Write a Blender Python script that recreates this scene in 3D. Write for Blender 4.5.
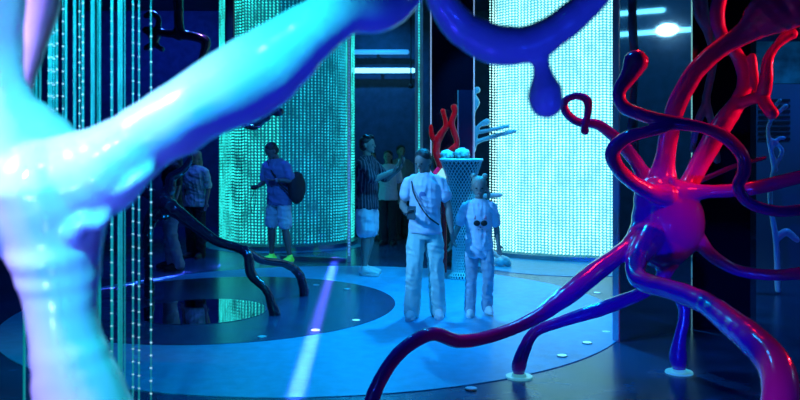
import bpy, bmesh, math, random
import numpy as np
from mathutils import Vector, Matrix, noise
random.seed(7)
S = bpy.context.scene
C = S.collection
for o in list(bpy.data.objects): bpy.data.objects.remove(o)

# ------------------------------------------------------------ camera
CAMH, F, HOR = 1.6, 800.0, 152.0
cam = bpy.data.cameras.new('camera'); co = bpy.data.objects.new('camera', cam); C.objects.link(co)
co.location = (0, 0, CAMH); co.rotation_euler = (math.pi/2, 0, 0)
cam.lens = 36; cam.sensor_width = 36; cam.shift_y = -(200-HOR)/800
cam.dof.use_dof = True; cam.dof.focus_distance = 7.6; cam.dof.aperture_fstop = 2.6
S.camera = co
S.view_settings.view_transform = 'Standard'; S.view_settings.look = 'None'
S.view_settings.gamma = 1; S.view_settings.exposure = 0.0; S.view_settings.use_curve_mapping = False

# ------------------------------------------------------------ world and lights
w = bpy.data.worlds.new('world'); S.world = w; w.use_nodes = True
w.node_tree.nodes['Background'].inputs[0].default_value = (0.01, 0.06, 0.4, 1)
w.node_tree.nodes['Background'].inputs[1].default_value = 0.0

def aim(o, tgt):
    o.rotation_euler = (Vector(tgt)-o.location).to_track_quat('-Z', 'Y').to_euler()
def spot(loc, tgt, col, e, ang=60, blend=.6, size=.08):
    l = bpy.data.lights.new('spot_light', 'SPOT'); l.color = col; l.energy = e
    l.spot_size = math.radians(ang); l.spot_blend = blend; l.shadow_soft_size = size
    o = bpy.data.objects.new('spot_light', l); C.objects.link(o); o.location = loc; aim(o, tgt); return o
def area(loc, tgt, col, e, sx, sy, spread=180):
    l = bpy.data.lights.new('area_light', 'AREA'); l.color = col; l.energy = e
    l.shape = 'RECTANGLE'; l.size = sx; l.size_y = sy; l.spread = math.radians(spread)
    o = bpy.data.objects.new('area_light', l); C.objects.link(o); o.location = loc; aim(o, tgt); return o

RED = (1, .01, .02)
# house lights over the round floor
spot((.9, 9.4, 4.5), (.8, 8.4, 0), (.003, .42, 1), 1400, 70, .8, .15)
spot((-.5, 12.2, 4.2), (.6, 7.4, 0), (.003, .40, 1), 800, 44, .7, .05)
spot((.6, 6.4, 4.5), (.4, 6.2, 0), (.003, .30, 1), 330, 80, 1, .15)
spot((-1.8, 7.0, 4.5), (-1.8, 6.8, 0), (.003, .24, 1), 230, 90, 1, .15)
spot((-3.2, 11.5, 4.5), (-2.8, 10.6, 0), (.03, .12, 1), 330, 80, 1, .15)
spot((2.2, 10.4, 4.4), (2.3, 11.0, 0), (.01, .5, 1), 420, 60, .8, .1)
spot((.2, 12.6, 4.5), (.1, 11.8, .6), (.01, .32, 1), 200, 70, 1, .15)
# front light from the left on the walkers
spot((-3.2, 5.6, 3.3), (.4, 7.7, 1.0), (.10, .48, 1), 1050, 24, .7, .04)
spot((.2, 3.4, 4.3), (.4, 7.7, 1.0), (.01, .36, 1), 260, 26, .7, .1)
spot((-1.5, 6.0, 4.4), (-1.6, 11.2, 1.2), (.03, .28, 1), 800, 24, .8, .1)
spot((1.5, 8.0, 4.4), (-.3, 10.2, 1.1), (.03, .5, 1), 600, 26, .8, .1)
# red and blue lamps around the large purple sculpture
spot((5.2, 5.9, 2.5), (2.35, 5.8, 2.12), RED, 950, 30, .4, .04)
spot((2.1, 6.3, 3.4), (1.5, 4.7, .5), RED, 70, 44, .5, .03)
spot((3.3, 3.7, 3.7), (1.98, 5.75, 1.3), RED, 150, 15, .5, .04)
spot((5.4, 6.3, 2.1), (1.95, 4.4, .75), RED, 190, 24, .5, .04)
spot((.1, 9.2, 3.6), (.62, 10.6, 1.8), RED, 60, 22, .5, .04)  # added spot to brighten the red branches
spot((1.5, 9.4, 4.3), (.85, 10.4, 1.2), (.02, .5, 1), 620, 26, .6, .05)  # added spot to brighten the lattice vase
spot((.9, 9.6, 3.9), (1.15, 11.5, 1.9), (.02, .45, 1), 190, 40, .6, .05)  # added spot to brighten the pale branches
spot((.3, 1.9, .4), (1.6, 4.9, .5), (.004, .035, 1), 420, 30, .6, .10)
spot((-1.2, 4.7, 2.3), (1.35, 5.3, 1.75), (.004, .03, 1), 50, 14, .6, .08)
spot((1.6, .8, .5), (1.9, 4.4, .5), (.004, .03, 1), 60, 40, .8, .15)
# near lamps and added blue fill spots on the pale sculpture
spot((-.65, -.1, 3.5), (-.43, 1.66, 1.62), (.03, .85, 1), 600, 21, .6, .06)
spot((-2.5, .8, 2.9), (-1.0, 1.7, 1.62), (.72, .36, 1), 430, 32, .6, .05)
spot((-1.3, -.1, 2.6), (-.88, 1.66, 1.72), (.62, .42, 1), 60, 24, .7, .05)
spot((-.9, .3, .9), (-.75, 1.7, 1.25), (.16, .28, 1), 50, 40, .8, .1)
spot((-1.5, .6, 2.6), (-1.0, 2.0, 2.0), (.01, .05, 1), 60, 30, .6, .1)
spot((-.5, .5, .25), (-.45, 1.8, 1.7), (.03, .03, 1), 60, 80, .7, .1)
spot((1.0, .4, 1.3), (.25, 1.95, 1.95), (.01, .05, 1), 30, 50, .6, .1)
# near strand curtain and dark sculpture lamps, added washes for right side and walls
spot((-1.0, 1.7, 4.45), (-1.4, 3.45, 2.5), (.01, .75, 1), 700, 36, .8, .06)
spot((-2.6, 5.0, 3.6), (-2.4, 8.0, 1.0), (.05, .12, 1), 160, 34, .7, .06)
spot((5.6, 9.0, 4.4), (4.8, 9.6, 0), (.01, .22, 1), 300, 90, 1, .15)
spot((-.4, 14.8, 4.4), (-.4, 17, 2.9), (.005, .30, 1), 260, 75, 1, .1)
spot((-5.0, 13.5, 4.4), (-5.0, 17, 2.2), (.01, .05, 1), 420, 110, 1, .2)
spot((5.5, 13.5, 4.4), (5.5, 17, 2.2), (.005, .18, 1), 420, 110, 1, .2)
spot((4.5, 5.2, 4.2), (9, 5.6, 2.6), (.01, .35, .8), 500, 100, 1, .2)
spot((5.5, 5.5, 4.5), (5.2, 5.3, 0), (.01, .3, .9), 300, 80, .8, .2)
spot((-5.5, 7, 3.5), (-9, 8, 2), (.01, .04, 1), 300, 120, 1, .2)
# violet line of light thrown on the floor
_l = area((-.82, 8.5, 4.3), (-.82, 8.5, 0), (.40, .16, 1), 22, .07, 7.4, 1.6)
_l.rotation_euler = (0, 0, math.radians(2.4))
_l = area((-3.0, 10.2, 4.3), (-3, 10.2, 0), (.3, .14, 1), 7, .10, 3.0, 2)
_l.rotation_euler = (0, 0, math.radians(-22))

# ------------------------------------------------------------ materials
def mat(name, col, rough=.5, metal=0, coat=0, emis=None, es=0, bump=0, bscale=20, vary=0, vscale=6, alpha=None, trans=0, spec=None, sub=0):
    m = bpy.data.materials.new(name); m.use_nodes = True; nt = m.node_tree; b = nt.nodes['Principled BSDF']
    b.inputs['Base Color'].default_value = (*col, 1); b.inputs['Roughness'].default_value = rough
    b.inputs['Metallic'].default_value = metal; b.inputs['Coat Weight'].default_value = coat
    b.inputs['Coat Roughness'].default_value = .04
    if spec is not None: b.inputs['Specular IOR Level'].default_value = spec
    b.inputs['Transmission Weight'].default_value = trans
    if emis: b.inputs['Emission Color'].default_value = (*emis, 1); b.inputs['Emission Strength'].default_value = es
    if alpha is not None: b.inputs['Alpha'].default_value = alpha
    tc = nt.nodes.new('ShaderNodeTexCoord')
    if bump:
        n = nt.nodes.new('ShaderNodeTexNoise'); n.inputs['Scale'].default_value = bscale; n.inputs['Detail'].default_value = 3
        nt.links.new(tc.outputs['Object'], n.inputs['Vector'])
        bp = nt.nodes.new('ShaderNodeBump'); bp.inputs['Strength'].default_value = bump; bp.inputs['Distance'].default_value = .02
        nt.links.new(n.outputs['Fac'], bp.inputs['Height']); nt.links.new(bp.outputs['Normal'], b.inputs['Normal'])
    if vary:
        n = nt.nodes.new('ShaderNodeTexNoise'); n.inputs['Scale'].default_value = vscale; n.inputs['Detail'].default_value = 4
        nt.links.new(tc.outputs['Object'], n.inputs['Vector'])
        r = nt.nodes.new('ShaderNodeValToRGB')
        r.color_ramp.elements[0].position = .3; r.color_ramp.elements[1].position = .7
        r.color_ramp.elements[0].color = (*[c*(1-vary) for c in col], 1); r.color_ramp.elements[1].color = (*[min(1, c*(1+vary)) for c in col], 1)
        nt.links.new(n.outputs['Fac'], r.inputs[0]); nt.links.new(r.outputs[0], b.inputs['Base Color'])
    return m
def led(name, col, es, base=(.2, .3, .3), lo=.15, scale=3.0):
    """beads of a LED string: each one is brighter or dimmer"""
    m = mat(name, base, .3, emis=col, es=es); nt = m.node_tree; b = nt.nodes['Principled BSDF']
    tc = nt.nodes.new('ShaderNodeTexCoord'); n = nt.nodes.new('ShaderNodeTexNoise'); n.inputs['Scale'].default_value = scale; n.inputs['Detail'].default_value = 5
    n.inputs['Roughness'].default_value = .8
    mp = nt.nodes.new('ShaderNodeMapping'); mp.inputs['Scale'].default_value = (2, 2, .8)
    nt.links.new(tc.outputs['Object'], mp.inputs[0]); nt.links.new(mp.outputs[0], n.inputs['Vector'])
    mr = nt.nodes.new('ShaderNodeMapRange'); mr.inputs['From Min'].default_value = .38; mr.inputs['From Max'].default_value = .62
    mr.inputs['To Min'].default_value = es*lo; mr.inputs['To Max'].default_value = es
    nt.links.new(n.outputs['Fac'], mr.inputs['Value']); nt.links.new(mr.outputs[0], b.inputs['Emission Strength'])
    return m
M = {}
M['black'] = mat('black_wall', (.03, .05, .10), .6, vary=.3)
M['floor'] = mat('dark_vinyl', (.012, .07, .16), .25, bump=.12, bscale=5, vary=.35, vscale=2.5)
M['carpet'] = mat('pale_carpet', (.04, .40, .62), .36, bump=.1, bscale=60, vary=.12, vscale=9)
M['inlay'] = mat('dark_inlay', (.03, .06, .14), .22, bump=.05, bscale=12, vary=.3, vscale=4)
M['pool'] = mat('mirror_glass', (.55, .6, .65), .03, metal=1)
M['mirror'] = mat('tinted_mirror', (.45, .66, .75), .04, metal=1)
M['darkmirror'] = mat('black_glass', (.004, .006, .02), .06, coat=.3)
M['navyglass'] = mat('navy_glass', (.004, .02, .07), .12, coat=.3)
M['edge'] = mat('metal_edge', (.6, .65, .7), .3, metal=.6)
M['ledge'] = mat('lit_edge', (.6, .6, .7), .3, emis=(.35, .6, 1), es=.55)
M['purple'] = mat('glossy_magenta_paint', (.50, .012, .40), .2, coat=.8, bump=.1, bscale=9)
M['redpaint'] = mat('glossy_red_paint', (.7, .01, .03), .2, coat=.8, bump=.2, bscale=9)
M['pale'] = mat('pale_lilac_paint', (.62, .80, .95), .3, coat=.5, bump=.1, bscale=8)
M['blackpaint'] = mat('glossy_black_paint', (.02, .02, .05), .14, coat=1, bump=.3, bscale=12)
M['cyanpaint'] = mat('pale_blue_paint', (.45, .75, .85), .3, coat=.4)
M['strand'] = mat('clear_strand', (.30, .62, .66), .3, coat=.5)
M['cord'] = mat('glowing_cord', (.35, .7, .75), .35, emis=(.0, .26, .30), es=.8, vary=.4, vscale=9)
M['ledA'] = mat('led_bead', (.6, .7, .8), .3, emis=(.35, .75, 1), es=1.2)
M['ledB'] = led('teal_led', (.02, .66, .62), 2.4, lo=.06)
M['coreB'] = mat('teal_added_core', (.02, .1, .12), .6, emis=(.006, .17, .26), es=.55)
M['ledC'] = led('white_led', (.42, 1, 1), 2.3, lo=.45)
M['coreC'] = mat('white_added_core', (.1, .2, .2), .6, emis=(.045, .42, .58), es=1.15)
M['dotlight'] = mat('floor_lamp_glass', (.7, .8, .8), .2, emis=(.18, .72, .9), es=1.0)
M['tube'] = mat('streak_tube', (.8, .9, 1), .3, emis=(.18, .7, 1), es=3.0)
M['lampwhite'] = mat('lamp_white', (.8, .9, 1), .3, emis=(.5, .9, 1), es=14)
M['lampviolet'] = mat('lamp_violet', (.8, .9, 1), .3, emis=(.3, .25, 1), es=7)
M['skin'] = mat('skin', (.28, .22, .20), .5); M['skin_dark'] = mat('skin_tan', (.15, .12, .11), .5)
M['hair_dark'] = mat('dark_hair', (.02, .02, .025), .5, bump=.6, bscale=60)
M['hair_fair'] = mat('fair_hair', (.30, .30, .26), .5, bump=.6, bscale=60)
M['white_cloth'] = mat('white_cloth', (.66, .66, .80), .8, bump=1, bscale=7)
M['cream_cloth'] = mat('cream_cloth', (.5, .72, .68), .8, bump=1, bscale=7)
M['blue_cloth'] = mat('blue_cloth', (.16, .2, .42), .85, bump=.6, bscale=9)
M['denim'] = mat('pale_denim', (.40, .56, .64), .85, bump=.5, bscale=12)
M['jeans'] = mat('child_jeans', (.34, .42, .52), .85, bump=.6, bscale=14, vary=.2)
M['dark_cloth'] = mat('dark_cloth', (.02, .025, .04), .85, bump=.5, bscale=10)
M['grey_cloth'] = mat('grey_cloth', (.2, .22, .26), .85, bump=.5, bscale=10)
M['bagfab'] = mat('black_bag', (.012, .014, .025), .7, bump=.5, bscale=14)
M['shoe_white'] = mat('white_shoe', (.75, .75, .75), .5); M['shoe_dark'] = mat('dark_shoe', (.03, .03, .04), .5)
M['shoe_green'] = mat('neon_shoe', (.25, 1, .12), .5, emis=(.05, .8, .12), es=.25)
M['screen'] = mat('lit_screen', (.1, .1, .1), .3, emis=(.3, .9, 1), es=.9)
M['pinkcase'] = mat('pink_case', (.9, .02, .2), .4, emis=(1, .02, .15), es=.25)
M['phone'] = mat('phone_body', (.05, .05, .06), .3)
M['eye'] = mat('dark_eye', (.01, .01, .01), .2); M['lips'] = mat('lips', (.35, .15, .15), .5)
M['glasses'] = mat('glasses_print', (.008, .008, .012), .6); M['print_pink'] = mat('pink_print', (.75, .3, .4), .8)
M['lattice'] = mat('white_lattice', (.8, .85, .85), .5); M['lattice_core'] = mat('dark_core', (.012, .03, .06), .6)
M['ball'] = mat('pale_ball', (.45, .62, .62), .35, coat=.3, bump=.5, bscale=30, vary=.5, vscale=22)
M['cabinet'] = mat('cabinet_grey', (.10, .16, .22), .5); M['cabinet_dark'] = mat('cabinet_slot', (.01, .015, .02), .6)
M['steel'] = mat('brushed_steel', (.4, .45, .5), .35, metal=1)
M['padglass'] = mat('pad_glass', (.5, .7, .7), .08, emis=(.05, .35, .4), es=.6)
# striped shirt
def stripes():
    m = mat('striped_cloth', (.04, .04, .07), .85); nt = m.node_tree; b = nt.nodes['Principled BSDF']
    tc = nt.nodes.new('ShaderNodeTexCoord'); wv = nt.nodes.new('ShaderNodeTexWave'); wv.wave_type = 'RINGS'; wv.rings_direction = 'Z'
    wv.bands_direction = 'X'; wv.wave_type = 'BANDS'; wv.inputs['Scale'].default_value = 8.5; wv.inputs['Distortion'].default_value = .6
    mp = nt.nodes.new('ShaderNodeMapping'); mp.inputs['Rotation'].default_value = (0, 0, .8)
    nt.links.new(tc.outputs['Object'], mp.inputs[0]); nt.links.new(mp.outputs[0], wv.inputs['Vector'])
    r = nt.nodes.new('ShaderNodeValToRGB'); r.color_ramp.elements[0].position = .72; r.color_ramp.elements[1].position = .85
    r.color_ramp.elements[0].color = (.025, .025, .05, 1); r.color_ramp.elements[1].color = (.15, .14, .19, 1)
    nt.links.new(wv.outputs['Fac'], r.inputs[0]); nt.links.new(r.outputs[0], b.inputs['Base Color']); return m
M['striped'] = stripes()
def glassmat():
    m = bpy.data.materials.new('clear_partition'); m.use_nodes = True; nt = m.node_tree; nt.nodes.clear()
    out = nt.nodes.new('ShaderNodeOutputMaterial'); t = nt.nodes.new('ShaderNodeBsdfTransparent'); g = nt.nodes.new('ShaderNodeBsdfGlossy'); mx = nt.nodes.new('ShaderNodeMixShader')
    t.inputs[0].default_value = (.7, .85, 1, 1); g.inputs['Roughness'].default_value = .08; g.inputs[0].default_value = (.6, .8, 1, 1); mx.inputs[0].default_value = .12
    nt.links.new(t.outputs[0], mx.inputs[1]); nt.links.new(g.outputs[0], mx.inputs[2]); nt.links.new(mx.outputs[0], out.inputs[0]); return m
M['glass'] = glassmat()

# ------------------------------------------------------------ helpers
def P(px, py, Y): return Vector(((px-400)/F*Y, Y, CAMH-(py-HOR)/F*Y))
def G(px, py):
    Y = CAMH*F/(py-HOR); return Vector(((px-400)/F*Y, Y, 0))
def tag(o, label, cat, group=None, kind=None):
    o['label'] = label; o['category'] = cat
    if group: o['group'] = group
    if kind: o['kind'] = kind
    return o
def empty(name, loc, label, cat, group=None, rz=0):
    o = bpy.data.objects.new(name, None); C.objects.link(o); o.location = loc; o.rotation_euler = (0, 0, rz); o.empty_display_size = .1
    return tag(o, label, cat, group)
def link(name, me, m, parent=None, smooth=True):
    o = bpy.data.objects.new(name, me); C.objects.link(o)
    if m is not None and not me.materials: me.materials.append(m)
    if parent: o.parent = parent
    if smooth and len(me.polygons): me.polygons.foreach_set('use_smooth', [True]*len(me.polygons))
    return o
def fin(name, bm, m, parent=None, smooth=True, rel=None):
    """link a bmesh; rel = world offset taken away so the mesh sits under its thing"""
    if rel is not None: bmesh.ops.translate(bm, verts=bm.verts, vec=-Vector(rel))
    bmesh.ops.recalc_face_normals(bm, faces=bm.faces)
    me = bpy.data.meshes.new(name); bm.to_mesh(me); bm.free(); return link(name, me, m, parent, smooth)
def box(bm, x0, x1, y0, y1, z0, z1, bev=0):
    r = bmesh.ops.create_cube(bm, size=1); vs = r['verts']
    for v in vs: v.co = Vector(((x0+x1)/2+v.co.x*(x1-x0), (y0+y1)/2+v.co.y*(y1-y0), (z0+z1)/2+v.co.z*(z1-z0)))
    if bev:
        es = {e for v in vs for e in v.link_edges}
        bmesh.ops.bevel(bm, geom=list(es), offset=bev, segments=2, affect='EDGES')
def obox(bm, a, b, th, z0, z1):
    """upright slab from ground point a to b"""
    a, b = Vector((*a[:2], 0)), Vector((*b[:2], 0)); n = Vector((-(b-a).y, (b-a).x, 0)).normalized()*th
    vs = [bm.verts.new((p.x, p.y, z)) for z in (z0, z1) for p in (a, b, b+n, a+n)]
    for f in ((0,1,2,3), (4,5,6,7), (0,1,5,4), (1,2,6,5), (2,3,7,6), (3,0,4,7)): bm.faces.new([vs[i] for i in f])
def cyl(bm, c, r, z0, z1, n=32, r2=None):
    r2 = r if r2 is None else r2
    a = [bm.verts.new((c[0]+r*math.cos(t), c[1]+r*math.sin(t), z0)) for t in [2*math.pi*i/n for i in range(n)]]
    b = [bm.verts.new((c[0]+r2*math.cos(t), c[1]+r2*math.sin(t), z1)) for t in [2*math.pi*i/n for i in range(n)]]
    for i in range(n): bm.faces.new((a[i], a[(i+1) % n], b[(i+1) % n], b[i]))
    bm.faces.new(a[::-1]); bm.faces.new(b)
def ell(bm, c, r, rot=None, seg=20):
    m = Matrix.Translation(Vector(c)) @ (rot.to_4x4() if rot is not None else Matrix()) @ Matrix.Diagonal((*r, 1))
    return bmesh.ops.create_uvsphere(bm, u_segments=seg, v_segments=max(6, seg//2+2), radius=1, matrix=m)['verts']
def catmull(pts, k):
    """pts rows of (x,y,z,r)"""
    p = [np.array(q, float) for q in pts]; p = [2*p[0]-p[1]]+p+[2*p[-1]-p[-2]]; out = []
    for i in range(1, len(p)-2):
        for j in range(k):
            t = j/k
            v = .5*((2*p[i])+(-p[i-1]+p[i+1])*t+(2*p[i-1]-5*p[i]+4*p[i+1]-p[i+2])*t*t+(-p[i-1]+3*p[i]-3*p[i+1]+p[i+2])*t**3)
            v[3] = max(v[3], .3*min(p[i][3], p[i+1][3])); out.append(v)
    out.append(p[-2]); return out
def tube(bm, pts, n=12, k=5, wob=0, flat=None):
    """closed tube with round ends through (x,y,z,r)"""
    pp = catmull(pts, k) if k > 1 else [np.array(q, float) for q in pts]
    P3 = [Vector(q[:3]) for q in pp]; R = [q[3] for q in pp]
    d0 = (P3[1]-P3[0]).normalized(); d1 = (P3[-1]-P3[-2]).normalized()
    A = [(P3[0]-d0*R[0]*s, R[0]*c) for s, c in ((.97, .25), (.7, .71), (.35, .93))]
    B = [(P3[-1]+d1*R[-1]*s, R[-1]*c) for s, c in ((.35, .93), (.7, .71), (.97, .25))]
    P3 = [a[0] for a in A]+P3+[b[0] for b in B]; R = [a[1] for a in A]+R+[b[1] for b in B]
    up = Vector((0, 0, 1)) if abs(d0.z) < .9 else Vector((1, 0, 0)); nrm = (up-d0*up.dot(d0)).normalized(); rings = []
    for i, c in enumerate(P3):
        d = (P3[min(i+1, len(P3)-1)]-P3[max(i-1, 0)])
        d = d.normalized() if d.length > 1e-9 else d0
        nrm = nrm-d*nrm.dot(d); nrm = nrm.normalized() if nrm.length > 1e-6 else Vector((1, 0, 0)); bn = d.cross(nrm)
        ring = []
        for j in range(n):
            t = 2*math.pi*j/n; r = R[i]
            q = nrm*math.cos(t)+bn*math.sin(t)
            if wob: r *= 1+wob*noise.noise((c+q*R[i])*(.55/max(.02, R[i])))
            ring.append(bm.verts.new(c+q*r))
        rings.append(ring)
    for a, b in zip(rings, rings[1:]):
        for j in range(n): bm.faces.new((a[j], a[(j+1) % n], b[(j+1) % n], b[j]))
    bm.faces.new(rings[0][::-1]); bm.faces.new(rings[-1]); return rings
def loft(bm, rings, n=24, cap=True):
    """rings of (cx,cy,z,rx,ry[,rot])"""
    rr = []
    for q in rings:
        cx, cy, z, rx, ry = q[:5]; a = q[5] if len(q) > 5 else 0
        rr.append([bm.verts.new((cx+rx*math.cos(t)*math.cos(a)-ry*math.sin(t)*math.sin(a), cy+rx*math.cos(t)*math.sin(a)+ry*math.sin(t)*math.cos(a), z)) for t in [2*math.pi*i/n for i in range(n)]])
    for a, b in zip(rr, rr[1:]):
        for j in range(n): bm.faces.new((a[j], a[(j+1) % n], b[(j+1) % n], b[j]))
    if cap: bm.faces.new(rr[0][::-1]); bm.faces.new(rr[-1])
    return rr
def remesh(bm, voxel, smooth=3):
    """fuse everything in bm to one continuous skin"""
    bmesh.ops.recalc_face_normals(bm, faces=bm.faces)
    me = bpy.data.meshes.new('work'); bm.to_mesh(me); bm.free(); o = bpy.data.objects.new('work', me); C.objects.link(o)
    md = o.modifiers.new('r', 'REMESH'); md.mode = 'VOXEL'; md.voxel_size = voxel
    if smooth: ms = o.modifiers.new('s', 'SMOOTH'); ms.iterations = smooth; ms.factor = .5
    dg = bpy.context.evaluated_depsgraph_get(); out = bpy.data.meshes.new_from_object(o.evaluated_get(dg))
    bpy.data.objects.remove(o); bpy.data.meshes.remove(me); out.materials.clear(); return out
def fused(name, bm, m, parent, voxel=.006, smooth=3, rel=None):
    me = remesh(bm, voxel, smooth)
    if rel is not None: me.transform(Matrix.Translation(-Vector(rel)))
    me.name = name; return link(name, me, m, parent)

def sculpture(root, m, paths, blobs=(), voxel=.012, smooth=4, body='cell_body', limb='tendril', wob=.16):
    """all branches fused to one skin, then cut along their roots into body and tendrils; the cut keeps the shared normals.
    paths: rows of (px,py,Y,radius in px); '*' first row flag keeps a path with the previous tendril"""
    bm = bmesh.new(); samp = []; ids = []; cur = 0
    for pth in paths:
        joined = pth[0] == '+'
        if joined: pth = pth[1:]
        if not joined: cur += 1
        w3 = [(*P(a, b, Y), r/F*Y) for a, b, Y, r in pth]
        tube(bm, w3, n=20, k=8, wob=wob)
        for q in catmull(w3, 8): samp.append(q); ids.append(cur)
    bl = []
    for (a, b, Y, rx, ry, rz) in blobs:
        c = P(a, b, Y); s = Y/F
        vs = ell(bm, c, (rx*s, ry*s, rz*s), seg=32); samp.append(np.array((*c, min(rx, rz)*s))); ids.append(0); bl.append((c, Vector((rx*s, ry*s, rz*s))))
    me = remesh(bm, voxel, smooth)
    me.transform(Matrix.Translation(-root.location))
    n = len(me.vertices); V = np.empty(n*3); me.vertices.foreach_get('co', V); V = V.reshape(-1, 3)
    N = np.empty(n*3); me.vertices.foreach_get('normal', N); N = N.reshape(-1, 3)
    SP = np.array(samp); SC = SP[:, :3]-np.array(root.location); SR = SP[:, 3]; ID = np.array(ids)
    own = np.empty(n, int)
    for s0 in range(0, n, 4000):
        d = np.linalg.norm(V[s0:s0+4000, None]-SC[None], axis=2)-SR[None]; own[s0:s0+4000] = ID[d.argmin(1)]
    for c, r in bl:
        q = (V-(np.array(c)-np.array(root.location)))/(np.array(r)*1.12); own[(q**2).sum(1) < 1] = 0
    PV = [tuple(p.vertices) for p in me.polygons]; po = np.array([np.bincount([own[i] for i in p]).argmax() for p in PV])
    for i in sorted(set(ids)):
        fs = [PV[j] for j in np.nonzero(po == i)[0]]
        if not fs: continue
        used = sorted({v for f in fs for v in f}); mp = {v: k for k, v in enumerate(used)}
        pm = bpy.data.meshes.new(limb if i else body); pm.from_pydata(V[used].tolist(), [], [tuple(mp[v] for v in f) for f in fs]); pm.update()
        o = link(limb if i else body, pm, m, root); pm.normals_split_custom_set_from_vertices(N[used].tolist())
    bpy.data.meshes.remove(me)

# ------------------------------------------------------------ the room
HC = 4.6
def struct(name, bm, m): o = fin(name, bm, m, smooth=False); o['kind'] = 'structure'; return o
bm = bmesh.new(); box(bm, -9, 9, -4, 17, -.2, 0); struct('floor', bm, M['floor'])
bm = bmesh.new(); box(bm, -9, 9, -4, 17, HC, HC+.2); struct('ceiling', bm, M['black'])
bm = bmesh.new(); box(bm, -9, 9, 17, 17.2, 0, HC); struct('wall_back', bm, M['black'])
bm = bmesh.new(); box(bm, -9, 9, -4.2, -4, 0, HC); struct('wall_front', bm, M['black'])
bm = bmesh.new(); box(bm, -9.2, -9, -4, 17, 0, HC); struct('wall_left', bm, M['black'])
bm = bmesh.new(); box(bm, 9, 9.2, -4, 17, 0, HC); struct('wall_right', bm, M['black'])

def disc(name, c, r, z0, z1, m, label, cat, group=None, n=96):
    bm = bmesh.new(); cyl(bm, (0, 0), r, 0, z1-z0, n); o = fin(name, bm, m, smooth=False); o.location = (c[0], c[1], z0); return tag(o, label, cat, group)
disc('round_carpet', (-.8, 8.2), 3.0, 0, .006, M['carpet'], 'wide round light blue carpet that the woman and child walk across', 'carpet')
disc('floor_inlay', (-1.85, 8.4), 1.8, .006, .010, M['inlay'], 'dark round floor inlay set in the pale carpet at left', 'floor panel')
disc('pale_glow_disc', (2.45, 11.7), 1.45, 0, .005, M['carpet'], 'pale disc painting the glow on the floor at the foot of the bright white-cyan curtain', 'floor panel')  # pale discs put the curtains' glow on the floor into their colour
disc('pale_glow_disc', (-1.98, 14.1), 1.45, 0, .005, M['carpet'], 'pale disc painting the glow on the floor around the foot of the teal bead cylinder', 'floor panel')
disc('mirror_disc', (-1.98, 8.0), .64, .010, .014, M['pool'], 'round mirror lying in the dark floor inlay, reflecting the teal curtain', 'mirror')

# ------------------------------------------------------------ strand curtains
OCT = np.array([(1,0,0),(0,1,0),(-1,0,0),(0,-1,0),(0,0,1.25),(0,0,-1.25)], float)
OF = np.array([(0,1,4),(1,2,4),(2,3,4),(3,0,4),(1,0,5),(2,1,5),(3,2,5),(0,3,5)])
def beads(name, centres, r, m, parent, kind='stuff'):
    c = np.array(centres); n = len(c); r = np.full(n, r) if np.isscalar(r) else np.array(r)
    V = (c[:, None]+OCT[None]*r[:, None, None]).reshape(-1, 3); Fc = (OF[None]+np.arange(n)[:, None, None]*6).reshape(-1, 3)
    me = bpy.data.meshes.new(name); me.from_pydata(V.tolist(), [], Fc.tolist()); o = link(name, me, m, parent, smooth=False)
    if kind: o['kind'] = kind
    return o
def cords(name, xs, z0, z1, r, m, parent, n=6):
    bm = bmesh.new()
    for x, y in xs: cyl(bm, (x, y), r, z0, z1, n)
    o = fin(name, bm, m, parent); o['kind'] = 'stuff'; return o
def ringband(bm, c, r, t, z0, z1, a0=0, a1=2*math.pi, n=64):
    full = abs(a1-a0-2*math.pi) < 1e-6; rows = []
    for i in range(n+1):
        a = a0+(a1-a0)*i/n; ca, sa = math.cos(a), math.sin(a)
        rows.append([bm.verts.new((c[0]+q*ca, c[1]+q*sa, z)) for q, z in ((r, z0), (r+t, z0), (r+t, z1), (r, z1))])
    for a, b in zip(rows, rows[1:]):
        for k in range(4): bm.faces.new((a[k], a[(k+1) % 4], b[(k+1) % 4], b[k]))
    bm.faces.new(rows[0]); bm.faces.new(rows[-1][::-1])
def led_curtain(cx, cy, R, a0, a1, col_gap, row_gap, br, mbead, mcore, label, rc=None, zb=.12, layers=(0, .05), c0=None):
    root = empty('bead_curtain', (cx, cy, 0), label, 'bead curtain')
    bm = bmesh.new(); ringband(bm, (0, 0), R-.3, .36, 0, .07, a0, a1); fin('base_ring', bm, M['steel'], root, smooth=False)
    bm = bmesh.new(); ringband(bm, (0, 0), R-.12, .18, HC-.12, HC-.01, a0, a1); fin('top_rail', bm, M['steel'], root, smooth=False)
    bm = bmesh.new(); ringband(bm, (0, 0), rc or R-.2, .03, .07, HC-.12, c0 or a0, a1); fin('added_glow_core', bm, mcore, root)  # glowing sheet added behind the beads to give off the curtain's light
    cs, xs = [], []
    for L in layers:
        r = R-L; n = int(r*(a1-a0)/col_gap)
        for i in range(n+1):
            a = a0+(a1-a0)*(i+(.5 if L else 0))/n; x, y = r*math.cos(a), r*math.sin(a); xs.append((x, y)); ph = random.uniform(0, .3)*row_gap
            cs += [(x, y, z) for z in np.arange(zb+ph, HC-.14, row_gap)]
    beads('led_beads', cs, br, mbead, root); cords('strands', xs, .07, HC-.12, .0022, M['strand'], root, 4)
    return root
led_curtain(-1.98, 14.1, 1.17, math.radians(-200), math.radians(20), .062, .05, .0145, M['ledB'], M['coreB'],
            'tall teal cylinder of hanging light beads behind the man with the shoulder bag', c0=math.radians(-128))
# broad bright curtain, a shallow arc
led_curtain(3.28, 14.19, 2.6, math.atan2(12.4-14.19, 1.40-3.28), math.atan2(11.6-14.19, 3.12-3.28), .052, .042, .014, M['ledC'], M['coreC'],
            'brilliant white-cyan wall of hanging light beads behind the child', zb=.1)

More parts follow.
